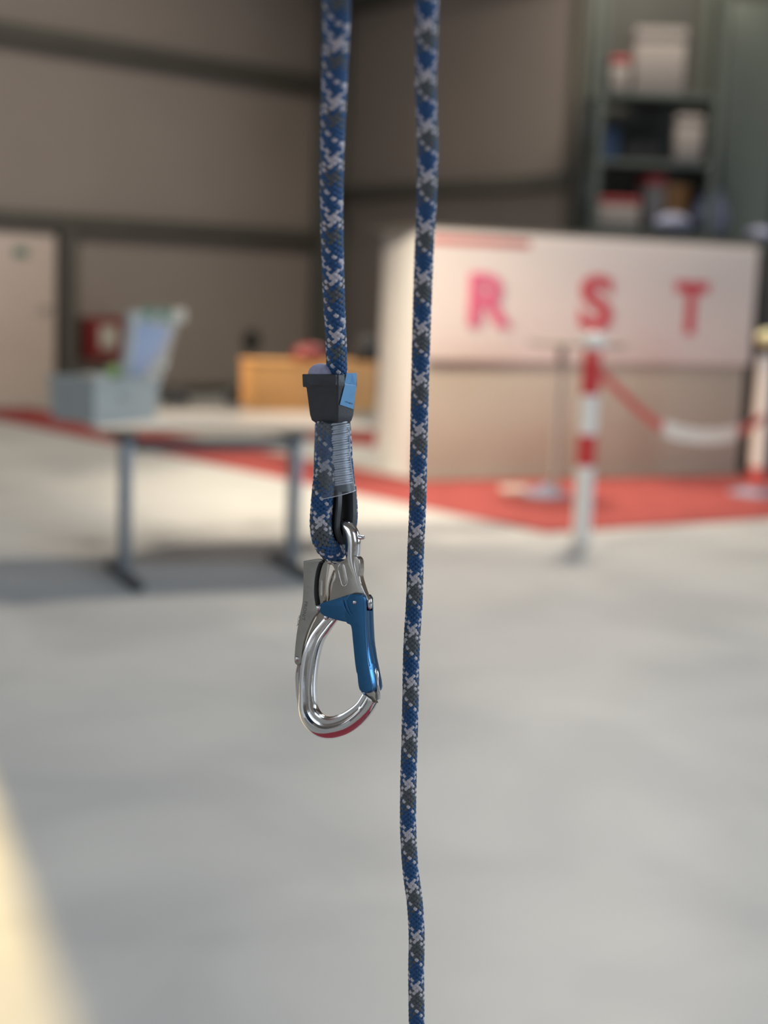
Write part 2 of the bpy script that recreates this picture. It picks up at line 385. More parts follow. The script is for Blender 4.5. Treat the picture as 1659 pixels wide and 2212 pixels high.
o = letter('R', 1012, 1106, 590, 706, 'letter_overlit'); o['label'] = 'letter R, its red lightened to pink as if overlit'
letter('S', 1252, 1322, 594, 714, 'letter'); letter('T', 1456, 1526, 608, 722, 'letter')
# dark column by the booth's right end
c = bR+db*0.23+Vector((0, 0.22, 0)); c.z = 0
o = box('equipment_column', c, 0.4, 0.35, bh-0.02, 'darkboard', None, 0, 0.01, db)
tag(o, 'dark upright cabinet closing off the right end of the booth', 'cabinet')

# ================================================================== RACK behind the booth
RY = 13.6
def ryp(px, py): return on_y(px, py, RY)
rl = ryp(1292, 300).x; rr_ = ryp(1545, 300).x
rack = thing('storage_rack', ((rl+rr_)/2, RY+0.4, 0), 'tall grey storage rack with loaded shelves behind the booth', 'rack')
RD = 0.7
zsh = [ryp(1400, 497).z, ryp(1400, 347).z, ryp(1400, 200).z]
for x in (rl, rr_):
    for y in (RY, RY+RD):
        box('upright', (x, y, 0), 0.07, 0.07, 4.6, 'rack', rack, 0, 0.004)
for z in [0.4, 1.2]+zsh:
    box('shelf', ((rl+rr_)/2, RY+RD/2, z-0.05), rr_-rl+0.05, RD, 0.05, 'rack', rack, 0, 0.004)
box('back_panel', ((rl+rr_)/2, RY+RD+0.05, 0.1), rr_-rl+0.2, 0.02, 4.9, 'darkboard', rack, 0, 0.002)
# tall dark cabinet to the right of it
xx = ryp(1600, 300)
o = box('tall_cabinet', (xx.x+0.15, RY+0.6, 0), 0.5, 0.6, 4.1, 'rack', None, 0, 0.01); tag(o, 'tall green-grey cabinet beside the loaded storage rack', 'cabinet')
o = box('panel_screen', (xx.x+0.9, RY+1.3, 0), 2.6, 0.06, 5.5, 'darkboard', None, 0, 0.01); tag(o, 'large dark screen standing behind the rack at the right edge', 'screen')
def item(name, px0, px1, py0, py1, m, label, cat, dy=0.12, dep=0.35, rz=0, lidm=None, on=None):
    a = on_y(px0, py1, RY+dy); b = on_y(px1, py0, RY+dy)
    z0 = min(zsh, key=lambda z: abs(z-a.z)) if on is None else on
    w_ = abs(b.x-a.x); h_ = b.z-z0 if b.z > z0+0.02 else 0.1
    c = Vector(((a.x+b.x)/2, RY+dy+dep/2, z0))
    t = thing(name, c, label, cat)
    box('body', c, w_, dep, h_*0.8, m, t, rz, 0.015)
    box('lid', c+Vector((0, 0, h_*0.8)), w_*1.02, dep*1.02, h_*0.2, lidm or m, t, rz, 0.012)
    return t
item('carton', 1372, 1490, 62, 190, 'boxwhite', 'large pale carton on the top shelf of the rack', 'box', dep=0.45, rz=-0.1)
item('storage_box', 1318, 1362, 122, 195, 'boxwhite', 'small pale box with red lid left of the large carton', 'box', dep=0.3, lidm='boxred')
item('storage_box', 1296, 1314, 118, 195, 'boxblue', 'narrow blue box at the far left of the top shelf', 'box', dep=0.3)
item('storage_box', 1298, 1340, 278, 340, 'boxblue', 'dark blue box at the left of the middle shelf', 'box', dep=0.4)
item('tool_case', 1344, 1430, 300, 345, 'black', 'low black case on the middle shelf of the rack', 'case', dep=0.4)
item('storage_box', 1458, 1522, 250, 330, 'boxwhite', 'cream box at the right of the middle shelf', 'box', dep=0.2, dy=-0.02)
item('storage_box', 1292, 1384, 428, 490, 'boxwhite', 'wide pale box with red lid on the bottom shelf', 'box', dep=0.35, dy=0.05, lidm='boxred')
item('storage_box', 1386, 1436, 378, 490, 'boxwhite', 'upright pale box with red top beside the brown parcel', 'box', dep=0.3, dy=0.2, lidm='boxred', rz=0.15)
item('parcel', 1434, 1492, 398, 490, 'brown', 'brown parcel on the bottom shelf between white and lilac bundles', 'box', dep=0.35, dy=0.25)
def blob(name, base, sx, sy, sz, m, label, cat, seed=0):
    bm = bmesh.new(); bmesh.ops.create_icosphere(bm, subdivisions=3, radius=1)
    rnd = random.Random(seed)
    ph = [rnd.uniform(0, 6) for _ in range(6)]
    for v in bm.verts:
        c = v.co.copy(); k = 1+0.10*math.sin(3*c.x+ph[0])*math.sin(3*c.z+ph[1])+0.06*math.sin(7*c.y+ph[2]+4*c.z)
        z = max(c.z, -0.72)
        v.co = Vector((c.x*sx*k*(1.05-0.18*z), c.y*sy*k, (z+0.72)*sz/1.72))
    bmesh.ops.translate(bm, verts=bm.verts, vec=Vector(base))
    o = bm_obj(name, bm, m, None, 60); return tag(o, label, cat)
b_ = on_y(1530, 490, RY+0.22); blob('stuffed_bag', (b_.x, b_.y, zsh[0]), 0.15, 0.18, 0.42, 'lilac', 'lilac stuffed bag at the right of the bottom shelf', 'bag', 1)
b_ = on_y(1452, 490, RY+0.02); blob('cloth_bundle', (b_.x, b_.y+.02, zsh[0]), 0.17, 0.14, 0.16, 'lilac', 'blue-grey cloth bundle in front of the brown parcel', 'bundle', 2)
b_ = on_y(1590, 505, RY); blob('cloth_bundle', (b_.x-0.02, 12.6, on_y(1590, 515, 12.6).z), 0.12, 0.14, 0.1, 'lilac', 'small lilac bundle lying right of the stuffed bag', 'bundle', 3)
# board the bundle lies on: booth roof strip
rf = thing('booth_roof', (bL+db*Wb/2)+Vector((0, .5, bh)), 'grey flat roof board lying across the top of the booth', 'roof')
cc = bL+db*(Wb/2)-nb*0.55; cc.z = bh-0.0
box('roof_board', cc, Wb+0.1, 1.15, 0.03, 'rail', rf, 0, 0.004, db)

# ================================================================== TABLE
tz = 0.745
e0 = on_z(219, 925, tz); e1 = on_z(671, 922, tz); dt = Vector((0.915, 0.40, 0)).normalized(); ntb = Vector((-dt.y, dt.x, 0)); ntb = ntb if ntb.y > 0 else -ntb
e2 = e0+dt*((on_z(812, 921, tz)-e0).dot(dt))
TW = (e2-e0).length; TD = 0.95
tb = thing('folding_table', e0+dt*TW/2+ntb*TD/2-Vector((0, 0, tz)), 'pale topped table on grey T-foot legs carrying the open crate', 'table')
c = e0+dt*TW/2+ntb*TD/2; c.z = tz-0.022
box('tabletop', c, TW, TD, 0.022, 'laminate', tb, 0, 0.005, dt)
c = e0+dt*TW/2+ntb*0.0015; c.z = tz-0.020
box('edge_band', c-ntb*0.003, TW-0.01, 0.006, 0.018, 'edge', tb, 0, 0.001, dt)
for px in (272, 634):
    b0 = on_z(px-4, 1252 if px < 400 else 1232)
    base = Vector((b0.x, b0.y, 0))
    foot = box('foot', base, 0.06, 0.62, 0.045, 'darksteel', tb, 0, 0.015, dt)
    lg = box('leg', base+Vector((0, 0, 0.04)), 0.055, 0.085, tz-0.062-0.04, 'steel', tb, 0, 0.012, dt)
    box('top_bracket', base+ntb*0.22+Vector((0, 0, tz-0.062)), 0.09, 0.55, 0.04, 'darksteel', tb, 0, 0.006, dt)
s_a = (on_z(268, 1252)-e0).dot(dt); s_b = (on_z(630, 1232)-e0).dot(dt)
c = e0+dt*(s_a+s_b)/2+ntb*((on_z(268, 1252)-e0).dot(ntb)); c.z = tz-0.112
box('crossbar', c, s_b-s_a, 0.04, 0.05, 'darksteel', tb, 0, 0.006, dt)
# crate
def on_t(px, py, z=tz): return on_z(px, py, z)
k0 = on_t(203, 916); k1 = on_t(336, 906); kL = on_t(118, 893)
dk = (k1-k0).normalized(); nk = Vector((-dk.y, dk.x, 0)); nk = nk if nk.y > 0 else -nk
KW = (k1-k0).length; KD = 0.30
KH = hit(200, 822, k0, nk).z - tz
crate = thing('plastic_crate', k0+dk*KW/2+nk*KD/2, 'blue-grey plastic crate with its lid open on the table', 'crate')
def open_box(name, o, dx, dy, W_, D_, h, t, taper, m, parent):
    vs = []
    for (ins, z, k) in ((0, 0, 0), (0, h, 1), (t, h, 1), (t, t, 0)):
        ex = taper*k
        for (a, b) in ((0, 0), (1, 0), (1, 1), (0, 1)):
            vs.append(o+dx*((-ex+ins) if a == 0 else (W_+ex-ins))+dy*((-ex+ins) if b == 0 else (D_+ex-ins))+Vector((0, 0, z)))
    fs = [(3, 2, 1, 0)]
    for r in range(3):
        for i in range(4): fs.append((r*4+i, r*4+(i+1) % 4, (r+1)*4+(i+1) % 4, (r+1)*4+i))
    fs.append((12, 13, 14, 15))
    ob = mesh(name, vs, fs, m, parent)
    return ob
z0 = Vector((0, 0, tz-k0.z))
open_box('tub', k0+z0, dk, nk, KW, KD, KH, 0.006, 0.012, 'crate', crate)
for q, (off, ln) in enumerate((((0, -0.016), KW), ((0, KD+0.016), KW))):
    c = k0+dk*KW/2+nk*off[1]; c.z = tz+KH-0.02
    box('rim', c, ln+0.04, 0.012, 0.022, 'crate', crate, 0, 0.004, dk)
c = k0+dk*(KW*0.5)-nk*0.015; c.z = tz+KH*0.55
box('handle', c, 0.10, 0.02, 0.03, 'crate', crate, 0, 0.005, dk)
# lid: hinged at right side, leaning up and to the right
lb = hit(268, 832, k0+nk*0.02, nk); lb2 = hit(345, 832, k0+nk*0.02, nk)
lt1 = hit(288, 672, k0+nk*0.02, nk); lt2 = hit(392, 678, k0+nk*0.02, nk)
def lid():
    th = 0.03; q = [lb, lb2, lt2, lt1]
    # lid lies in a plane turned about the hinge on the far right side: give it real depth
    dpt = [0.0, 0.26, 0.26, 0.0]
    Q = []
    for p, d_ in zip(q, dpt): Q.append(CAM+(p-CAM)*(1+d_/(p-CAM).length))
    n_ = (Q[1]-Q[0]).cross(Q[3]-Q[0]).normalized()
    if n_.dot(CAM-Q[0]) < 0: n_ = -n_
    return Q, n_, th
Q, n_, th = lid()
mesh('lid', Q+[q-n_*th for q in Q], [(0, 1, 2, 3), (7, 6, 5, 4), (0, 4, 5, 1), (1, 5, 6, 2), (2, 6, 7, 3), (3, 7, 4, 0)], 'crate', crate)
ins = [Q[0].lerp(Q[2], .10), Q[1].lerp(Q[3], .2), Q[2].lerp(Q[0], .22), Q[3].lerp(Q[1], .12)]
ins = [i+n_*0.004 for i in ins]
mesh('lid_lining', ins+[q-n_*0.003 for q in ins], [(0, 1, 2, 3), (7, 6, 5, 4), (0, 4, 5, 1), (1, 5, 6, 2), (2, 6, 7, 3), (3, 7, 4, 0)], 'lid_in', crate)
for (f, mm, nm) in ((0.28, 'teal', 'latch'), (0.62, 'teal', 'latch'), (0.96, 'cream', 'latch')):
    p = Q[3].lerp(Q[2], f); o = bm_obj(nm, box_bm(p-Vector((0, 0, 0.045)), 0.075, 0.03, 0.07, 0, 0.01, None, dk), mm, crate, 40)
    if mm == 'cream': o['label'] = 'cream corner latch'
for (px, py, mm) in ((345, 800, 'cream'),):
    p = hit(px, py, k0+nk*0.15, nk); tube('lid_stay', [p, Q[2]*0.3+Q[1]*0.7], 0.012, 'crate', crate)
# ball and paper in crate
bp_ = hit(246, 806, k0+nk*0.1, nk)
lathe('green_ball', bp_-Vector((0, 0, 0.042)), [(0.042*math.sin(a), 0.042-0.042*math.cos(a)) for a in np.linspace(0.05, math.pi-0.05, 12)], 'green')
tag(bpy.context.scene.objects['green_ball'], 'yellow-green ball on top of the contents of the crate', 'ball')
pp = hit(205, 812, k0+nk*0.12, nk)
o = box('paper_pad', (pp.x, pp.y, tz+0.012), 0.10, 0.12, pp.z-tz-0.012+0.01, 'cream', None, 0, 0.006, dk); tag(o, 'pale stack of paper pads sticking out of the crate', 'paper')
o = box('foam_block', (bp_.x, bp_.y+0.0, tz+0.012), 0.085, 0.16, bp_.z-0.042-tz-0.012, 'black', None, 0, 0.006, dk); tag(o, 'black foam block under the green ball inside the crate', 'foam')
# plywood box on the table
q0 = on_t(542, 886); q1 = on_t(812, 888)
dq = (q1-q0).normalized(); nq = Vector((-dq.y, dq.x, 0)); nq = nq if nq.y > 0 else -nq
hq = hit(560, 780, q0, nq).z-tz
# sits at the rear right of the tabletop
ply = thing('plywood_box', q0+dq*0.3, 'orange-brown plywood box at the rear right of the table', 'box')
c = q0+dq*((q1-q0).length/2)+nq*0.13; c.z = tz
box('body', c, (q1-q0).length-0.01, 0.26, hq*0.93, 'plywood', ply, 0, 0.006, dq)
c.z = tz+hq*0.93; box('lid', c, (q1-q0).length+0.01, 0.27, hq*0.07, 'plywood', ply, 0, 0.004, dq)
def onply(px, py0, py1, wpx, m, label, cat, name, seed):
    a = hit(px, py1, q0+nq*0.12, nq); t_ = hit(px, py0, q0+nq*0.12, nq)
    return blob(name, (a.x, a.y, tz+hq), wpx/460, 0.07, max(t_.z-tz-hq, 0.04), m, label, cat, seed)
onply(790, 722, 772, 34, 'black', 'black pouch on the plywood box, right of the blue rope', 'pouch', 'pouch', 5)
onply(668, 742, 772, 46, 'dkred', 'dark red pouch on the plywood box, left of the blue rope', 'pouch', 'pouch', 6)
b_ = on_t(374, 876); blob('black_pouch', (b_.x, b_.y+0.1, tz), 0.075, 0.06, 0.085, 'black', 'black pouch on the table just right of the crate', 'pouch', 7)
b_ = on_t(500, 876); blob('black_pouch', (b_.x, b_.y+0.1, tz), 0.045, 0.05, 0.11, 'black', 'black pouch on the table beside the left end of the plywood box', 'pouch', 8)
b_ = on_t(132, 880); blob('black_pouch', (b_.x+0.02, b_.y+0.30, tz), 0.07, 0.05, 0.17, 'black', 'black pouch standing behind the left side of the crate', 'pouch', 9)
# red cabinet on the left wall
a = hit(190, 772, C+nl*0.24, nl); b = hit(266, 692, C+nl*0.24, nl)
cab = thing('hose_cabinet', a, 'dark red cabinet with pale square on the back wall, above the crate', 'cabinet')
c = (a+b)/2; c.z = a.z-0.03
box('body', c-nl*0.1, (b-a).dot(-dl)+0.02, 0.2, b.z-a.z+0.06, 'dkred', cab, 0, 0.01, dl)
c2_ = c.copy(); c2_.z = a.z+0.10
box('label_plate', c2_+nl*0.003-dl*0.04, 0.24, 0.01, 0.26, 'cream', cab, 0, 0.002, dl)
# small dark round thing on wall
p = hit(545, 735, C+nl*0.05, nl); bm = bmesh.new()
r = bmesh.ops.create_cone(bm, cap_ends=True, segments=24, radius1=0.13, radius2=0.11, depth=0.08)
bmesh.ops.transform(bm, matrix=Matrix.Translation(p) @ nl.to_track_quat('Z', 'Y').to_matrix().to_4x4(), verts=bm.verts)
tag(bm_obj('wall_vent', bm, 'darkboard', None, 40), 'small dark round vent on the brown wall above the plywood box', 'vent')

# ================================================================== BISTRO TABLE
bb = on_z(1160, 1072); zt = hit(1240, 738, bb, Vector((0, 1, 0))).z
bis = thing('bistro_table', bb, 'round grey standing table in front of the lettered booth', 'table')
px_t = hit(1248, 738, bb, Vector((0, 1, 0)))
ctr = Vector((hit(1206, 900, bb, Vector((0, 1, 0))).x, bb.y, 0))
lathe('base', ctr+Vector((-.06, 0, 0.012)), [(0.17, 0), (0.17, 0.012), (0.14, 0.03), (0.06, 0.045), (0.03, 0.08)], 'bluegrey', bis)
lathe('pole', ctr+Vector((0, 0, 0.05)), [(0.028, 0), (0.028, zt-0.07)], 'pole_grey', bis, 16)
lathe('tabletop', Vector((ctr.x+0.10, ctr.y, zt-0.03)), [(0.34, 0), (0.36, 0.01), (0.36, 0.03), (0.34, 0.035)], 'pole_grey', bis, 40)
o = on_z(1112, 1066); ob = box('floor_box', (o.x, o.y, 0.012), 0.2, 0.14, 0.035, 'cream', None, 0.2, 0.01); tag(ob, 'flat pale box lying on the red carpet left of the bistro base', 'box')

# ================================================================== BARRIER POSTS
def barrier(base, toppy, px, label, bands, knob, plate):
    base = Vector(base); zt_ = hit(px, toppy, base, Vector((0, 1, 0))).z
    t = thing('barrier_post', base, label, 'post')
    Rp = 0.055
    k = 0
    if plate:
        lathe('base_plate', base, [(0.2, 0), (0.2, 0.02), (0.12, 0.04), (0.06, 0.06)], 'bluegrey', t)
    for (y0, y1, m) in bands:
        a_ = max(hit(px, y0, base, Vector((0, 1, 0))).z, 0.0); b_ = hit(px, y1, base, Vector((0, 1, 0))).z
        lathe('band', base+Vector((0, 0, a_)), [(Rp, 0), (Rp, b_-a_)], m, t, 24)
    prof = [(0.075*math.sin(a)+0.003, 0.06-0.06*math.cos(a)) for a in np.linspace(0.1, math.pi-0.05, 10)]
    lathe('knob', base+Vector((0, 0, zt_-0.12)), prof, knob, t)
    return t, zt_
pb = on_z(1255, 1168)
p1_, z1_ = barrier(pb, 716, 1268, 'red and white banded barrier post with white knob, in front of the booth', [(1175, 1006, 'white'), (1006, 938, 'redpaint'), (938, 852, 'white'), (852, 775, 'redpaint'), (775, 752, 'tape_red')], 'white', False)
pb2 = on_z(1630, 1070)
p2_, z2_ = barrier(pb2, 712, 1646, 'barrier post with yellowish knob at the right edge of the picture', [(1068, 1008, 'tape_red'), (1008, 800, 'tape_cream'), (800, 768, 'white')], 'yellow', True)
# tape between them, goes slack
ta = pb+Vector((0.02, -0.06, hit(1290, 800, pb, Vector((0, 1, 0))).z)); tz_ = pb2+Vector((0, -0.06, hit(1650, 893, pb2, Vector((0, 1, 0))).z))
dpp = (pb2-pb).normalized(); npp = Vector((-dpp.y, dpp.x, 0))
def tape_pt(t):
    x = 1290+366*t; y = float(np.interp(x, *TAPE_XY))
    return hit(x, y, pb+Vector((0, -0.07, 0)), npp)
_tc = catmull([(1290, 800), (1335, 842), (1385, 890), (1430, 922), (1480, 938), (1535, 943), (1590, 935), (1630, 915), (1660, 893)], 8)
TAPE_XY = (_tc[:, 0], _tc[:, 1])
tp = thing('barrier_tape', ta, 'slack red and cream barrier tape hanging between the two posts', 'tape')
def ribbon(name, t0, t1, hw, m):
    pts = [tape_pt(t) for t in np.linspace(t0, t1, 14)]
    vs, fs = [], []
    for p in pts:
        for s in (-1, 1):
            for d_ in (-.002, .002): vs.append(p+Vector((0, d_, s*hw)))
    for i in range(13):
        a_ = i*4; b_ = a_+4
        fs += [(a_, a_+2, b_+2, b_), (a_+1, b_+1, b_+3, a_+3), (a_, b_, b_+1, a_+1), (a_+2, a_+3, b_+3, b_+2)]
    fs += [(0, 1, 3, 2), (52, 54, 55, 53)]
    return mesh(name, vs, fs, m, tp, 60)
ribbon('red_length', 0, .39, 0.035, 'tape_red'); ribbon('cream_length', .39, .83, 0.05, 'tape_cream'); ribbon('red_length', .83, 1, 0.035, 'tape_red')

# ================================================================== ROPES
def braid(name, ctrl, radius, period_px, parent, phase0=0.0, seed=0, spp=8, nd=12, upv=None, core=True, cols=('WWBBBBBGGGGG', 'GGGGBWGBBBWW')):
    """ctrl: rows of image-plane (x, y, towards, depth factor); one woven sheath of nd+nd strands"""
    c = catmull(ctrl, 24)
    c = resample(c, len(c)*6)
    arc = np.r_[0, np.cumsum(np.linalg.norm(np.diff(c[:, :3], axis=0), axis=1))]
    n = int(arc[-1]/period_px*nd*spp)
    s = np.linspace(0, arc[-1], n)
    cc = np.stack([np.interp(s, arc, c[:, k]) for k in range(c.shape[1])], 1)
    pts = np.array([P(r[0], r[1], r[2], D*r[3])[:] for r in cc])
    T = np.gradient(pts, axis=0); T /= np.linalg.norm(T, axis=1)[:, None]
    nn = np.array((-FW)[:] if upv is None else upv)
    N = np.zeros_like(pts)
    for i in range(n):
        nn = nn-T[i]*nn.dot(T[i]); nn /= np.linalg.norm(nn); N[i] = nn
    B = np.cross(T, N)
    phi = s/period_px*2*math.pi
    ds = np.gradient(np.r_[0, np.cumsum(np.linalg.norm(np.diff(pts, axis=0), axis=1))])
    dphi = np.gradient(phi)
    amp = 0.045*radius; thk = 0.085*radius
    rb = radius-amp-thk
    hw = 0.5*(2*math.pi*rb/nd)
    prof = [(-1.0, -0.9), (-0.86, 0.35), (-0.4, 0.95), (0.4, 0.95), (0.86, 0.35), (1.0, -0.9)]
    K = len(prof)
    cols_p, cols_m = cols
    V, Fc, MI = [], [], []
    idx = np.arange(n-1)[:, None]*K+np.arange(K-1)[None, :]
    quad = np.stack([idx, idx+1, idx+1+K, idx+K], -1).reshape(-1, 4)
    off = 0
    rnd = np.random.RandomState(seed)
    for sgn, scol in ((1, cols_p), (-1, cols_m)):
        for k in range(nd):
            th = 2*math.pi*k/nd + sgn*phi + phase0
            er = N*np.cos(th)[:, None]+B*np.sin(th)[:, None]
            et = -N*np.sin(th)[:, None]+B*np.cos(th)[:, None]
            wv = sgn*np.cos(nd*phi)
            wv = np.sign(wv)*np.abs(wv)**0.6
            r = rb+amp*wv
            tang = T*ds[:, None]+et*(sgn*rb*dphi)[:, None]; tang /= np.linalg.norm(tang, axis=1)[:, None]
            lat = np.cross(er, tang)
            cosa = ds/np.sqrt(ds**2+(rb*dphi)**2)
            wj = 0.99+0.06*rnd.rand()
            h_ = (hw*cosa*wj*(0.90+0.10*wv))[:, None]
            vv = np.stack([pts+er*(r+thk*pb)[:, None]+lat*h_*pa for pa, pb in prof], 1)
            V.append(vv.reshape(-1, 3)); Fc.append(quad+off); off += n*K
            MI.append(np.full(len(quad), {'B': 0, 'W': 1, 'G': 2}[scol[k]]))
    # inner core
    if core:
        kk = 10; a = np.arange(kk)*2*math.pi/kk
        vv = pts[:, None, :]+(N[:, None, :]*np.cos(a)[None, :, None]+B[:, None, :]*np.sin(a)[None, :, None])*(rb-0.4*amp)
        st = 4; vv = vv[::st]; m_ = len(vv)
        i_ = np.arange(m_-1)[:, None]*kk; j_ = np.arange(kk)[None, :]
        q = np.stack([i_+j_, i_+(j_+1) % kk, i_+kk+(j_+1) % kk, i_+kk+j_], -1).reshape(-1, 4)
        V.append(vv.reshape(-1, 3)); Fc.append(q+off); MI.append(np.full(len(q), 3)); off += m_*kk
    V = np.concatenate(V); Fc = np.concatenate(Fc); MI = np.concatenate(MI)
    me = bpy.data.meshes.new(name)
    me.vertices.add(len(V)); me.vertices.foreach_set('co', V.astype(np.float32).ravel())
    me.loops.add(Fc.size); me.loops.foreach_set('vertex_index', Fc.astype(np.int32).ravel())
    me.polygons.add(len(Fc)); me.polygons.foreach_set('loop_start', np.arange(0, Fc.size, 4, dtype=np.int32))
    me.polygons.foreach_set('material_index', MI.astype(np.int32))
    me.update(calc_edges=True); me.shade_smooth()
    return link(name, me, ['fib_blue', 'fib_white', 'fib_grey', 'core'], parent)
def dfac(y, y0, top=0.78):
    return 1.0 if y > y0 else 1.0-(1.0-top)*((y0-y)/y0)**1.15
PXM = D/F
# right rope
rp = [(922, 40), (921, 100), (920, 200), (924, 310), (922, 420), (916, 550), (911, 700), (907, 850), (904, 1000), (902, 1100), (898, 1190), (895, 1300), (889, 1400), (886, 1550), (882, 1700), (882, 1800), (887, 1880), (896, 1950), (900, 2020), (899, 2100), (900, 2212), (901, 2330), (903, 2480), (902, 2640)]
rp = [(923, -170), (922, -60)]+rp
ctrl = [(x, y, 0, dfac(y, 1190)) for x, y in rp]
base = P(902, 2640, 0)
rope = thing('hanging_rope', base, 'single blue, grey and white rope hanging free right of the hook', 'rope')
o = braid('sheath', ctrl, 18.3*PXM, 110, rope, 0.35, 1, nd=10, cols=('WWBBBBGGGG', 'GGGWBBBBWW'))
top = P(923, -170, 0, D*dfac(-170, 1190))
# left rope with cap, splice, thimble
ly = thing('rope_lanyard', P(715, 1190, 0), 'blue and white rope with black cap and sewn eye holding the hook', 'rope')
lp = [(727, -170), (727, -60), (726, 60), (722, 180), (718, 300), (716, 420), (718, 540), (722, 660), (726, 740), (729, 830)]
ctrl = [(x, y, -14, dfac(y, 800)) for x, y in lp]
braid('sheath', ctrl, 22.5*PXM, 128, ly, 0.0, 2, nd=10, cols=('WWBBBBBGGB', 'BGGBBWBBWW'))
# eye loop
loop = [(706, 902, -2), (705, 925, 2), (704, 960, 8), (703, 1005, 14), (699, 1050, 22), (695, 1095, 28), (693, 1130, 31), (696, 1160, 29), (706, 1181, 18), (719, 1188, 0), (731, 1182, -20), (742, 1160, -36), (749, 1120, -44), (748, 1080, -44), (743, 1040, -34), (738, 990, -24), (735, 940, -18), (732, 902, -16)]
loop = [(x, y, t_) for x, y, t_ in loop]
ctrl = [(x, y, t_, 1.0) for x, y, t_ in loop]
eye = braid('eye_loop', ctrl, 24.0*PXM, 118, ly, 1.9, 3, nd=11, cols=('WWBBBBBGGGG', 'GGGBBWBBBWW'), upv=(FW.cross(UP))[:])
# thimble: channel following the inside of the loop
def thimble():
    path = catmull([(718, 1058, 6), (717, 1090, 12), (714, 1120, 14), (714, 1140, 12), (718, 1155, 6), (725, 1161, 0), (734, 1155, -4), (741, 1138, -8), (744, 1115, -10), (744, 1090, -10), (743, 1050, -8)], 6)
    pts = [P(*r) for r in path]
    pn = (P(745, 1130, -30)-P(700, 1130, 28)); vert = (P(720, 1170)-P(720, 1060))
    ax = pn.cross(vert).normalized()            # normal of the eye's plane
    cen = P(727, 1100, -4)
    vs, fs = [], []
    sec = [(-25, -11), (-22, -13), (0, -1.5), (22, -13), (25, -11), (25, 2), (22, 3.5), (0, 4.5), (-22, 3.5), (-25, 2)]
    sec = [(a*PXM, b*PXM) for a, b in sec]; n = len(sec); N = len(pts)
    for i, p in enumerate(pts):
        T = (pts[min(i+1, N-1)]-pts[max(i-1, 0)]).normalized()
        inn = ax.cross(T).normalized()
        if inn.dot(cen-p) < 0: inn = -inn
        for a, b in sec: vs.append(p+ax*a+inn*b)
    for i in range(N-1):
        for k in range(n): fs.append((i*n+k, i*n+(k+1) % n, (i+1)*n+(k+1) % n, (i+1)*n+k))
    fs += [tuple(range(n)), tuple((N-1)*n+k for k in range(n))]
    o = mesh('thimble', vs, fs, 'thimble', ly, 35); o['label'] = 'black plastic thimble inside the rope eye'
thimble()
# generic ring stack: sections in image space -> loft
def loft(name, secs, m, parent, smooth=40, capped=True, capt=True):
    n = len(secs[0]); vs = [v for s_ in secs for v in s_]; fs = []
    for i in range(len(secs)-1):
        for k in range(n): fs.append((i*n+k, i*n+(k+1) % n, (i+1)*n+(k+1) % n, (i+1)*n+k))
    if capped: fs.append(tuple((len(secs)-1)*n+k for k in range(n)))
    if capt: fs.append(tuple(range(n)))
    return mesh(name, vs, fs, m, parent, smooth)
def oval(cx, y, rx, rt, e=2.0, n=32, ct=0, tilt=0, rot=0.0):
    out = []
    for k in range(n):
        a = 2*math.pi*k/n; ca, sa = math.cos(a), math.sin(a)
        u = math.copysign(abs(ca)**(2/e), ca)*rx; t = math.copysign(abs(sa)**(2/e), sa)*rt
        u2 = u*math.cos(rot)-t*math.sin(rot); t2 = u*math.sin(rot)+t*math.cos(rot)
        out.append(P(cx+u2, y+tilt*u2/rx, t2+ct))
    return out
# cap: rotated rounded square cone so one edge shows at x about 727
def capsec(xl, xr, y, k=1.0, n=9, rc=0.08, notch=0):
    """four-cornered section seen corner-on: left face wide, right face narrow"""
    xe = 729; cf = [(xl, 8), (xe, 54*k), (xr, 12), (xl+(xr-xe), -40*k)]
    out = []
    for i in range(4):
        p, c, q = [np.array(cf[j % 4], float) for j in (i-1, i, i+1)]
        a = c+(p-c)*rc; b = c+(q-c)*rc
        for t in np.linspace(0, 1, n):
            v = (1-t)**2*a+2*t*(1-t)*c+t*t*b; out.append(v)
    return [P(v[0], y+notch, v[1]) for v in out]
secs = [capsec(683, 754, 826, .85), capsec(657, 772, 810, 1.0), capsec(655.5, 773, 814, 1.03), capsec(656, 773, 832, 1.02), capsec(658, 772, 836, 1.0), capsec(660, 771, 838, .98), capsec(668, 765, 896, .86), capsec(672, 761, 908, .82), capsec(680, 756, 913, .74), capsec(690, 748, 914, .6)]
secs = [capsec(686, 750, 858, .7)] + secs
cap = loft('end_cap', secs, 'rubber', ly, 32); cap['label'] = 'dark grey tapered rubber cap'
# raised lip on the left face
lipv = []
for (y, kx, o_) in ((808, 0, -1), (810, -1, 2.4), (831, 0, 2.4), (836, 1, -1)):
    for f in (0, .04, .3, .6, .97, 1):
        lipv.append(P(654+kx+(728-654-kx)*f, y, 8+(54-8)*f+(o_ if 0 < f < 1 else -1)))
fsl = []
for i in range(3):
    for j in range(5): a_ = i*6+j; fsl.append((a_, a_+1, a_+7, a_+6))
lip = mesh('cap_lip', lipv, fsl, 'rubber', ly, 30)
# pale rope end plugged in the cap behind the rising rope
sec_ = [oval(694, y, r_, r_*.9, 2, 20, ct=-2) for y, r_ in ((830, 29), (806, 29), (797, 26), (790, 19), (786, 10), (785, 2))]
pl_ = loft('rope_end', sec_, 'fib_lilac', ly, 60); pl_['label'] = 'pale lilac melted rope end'
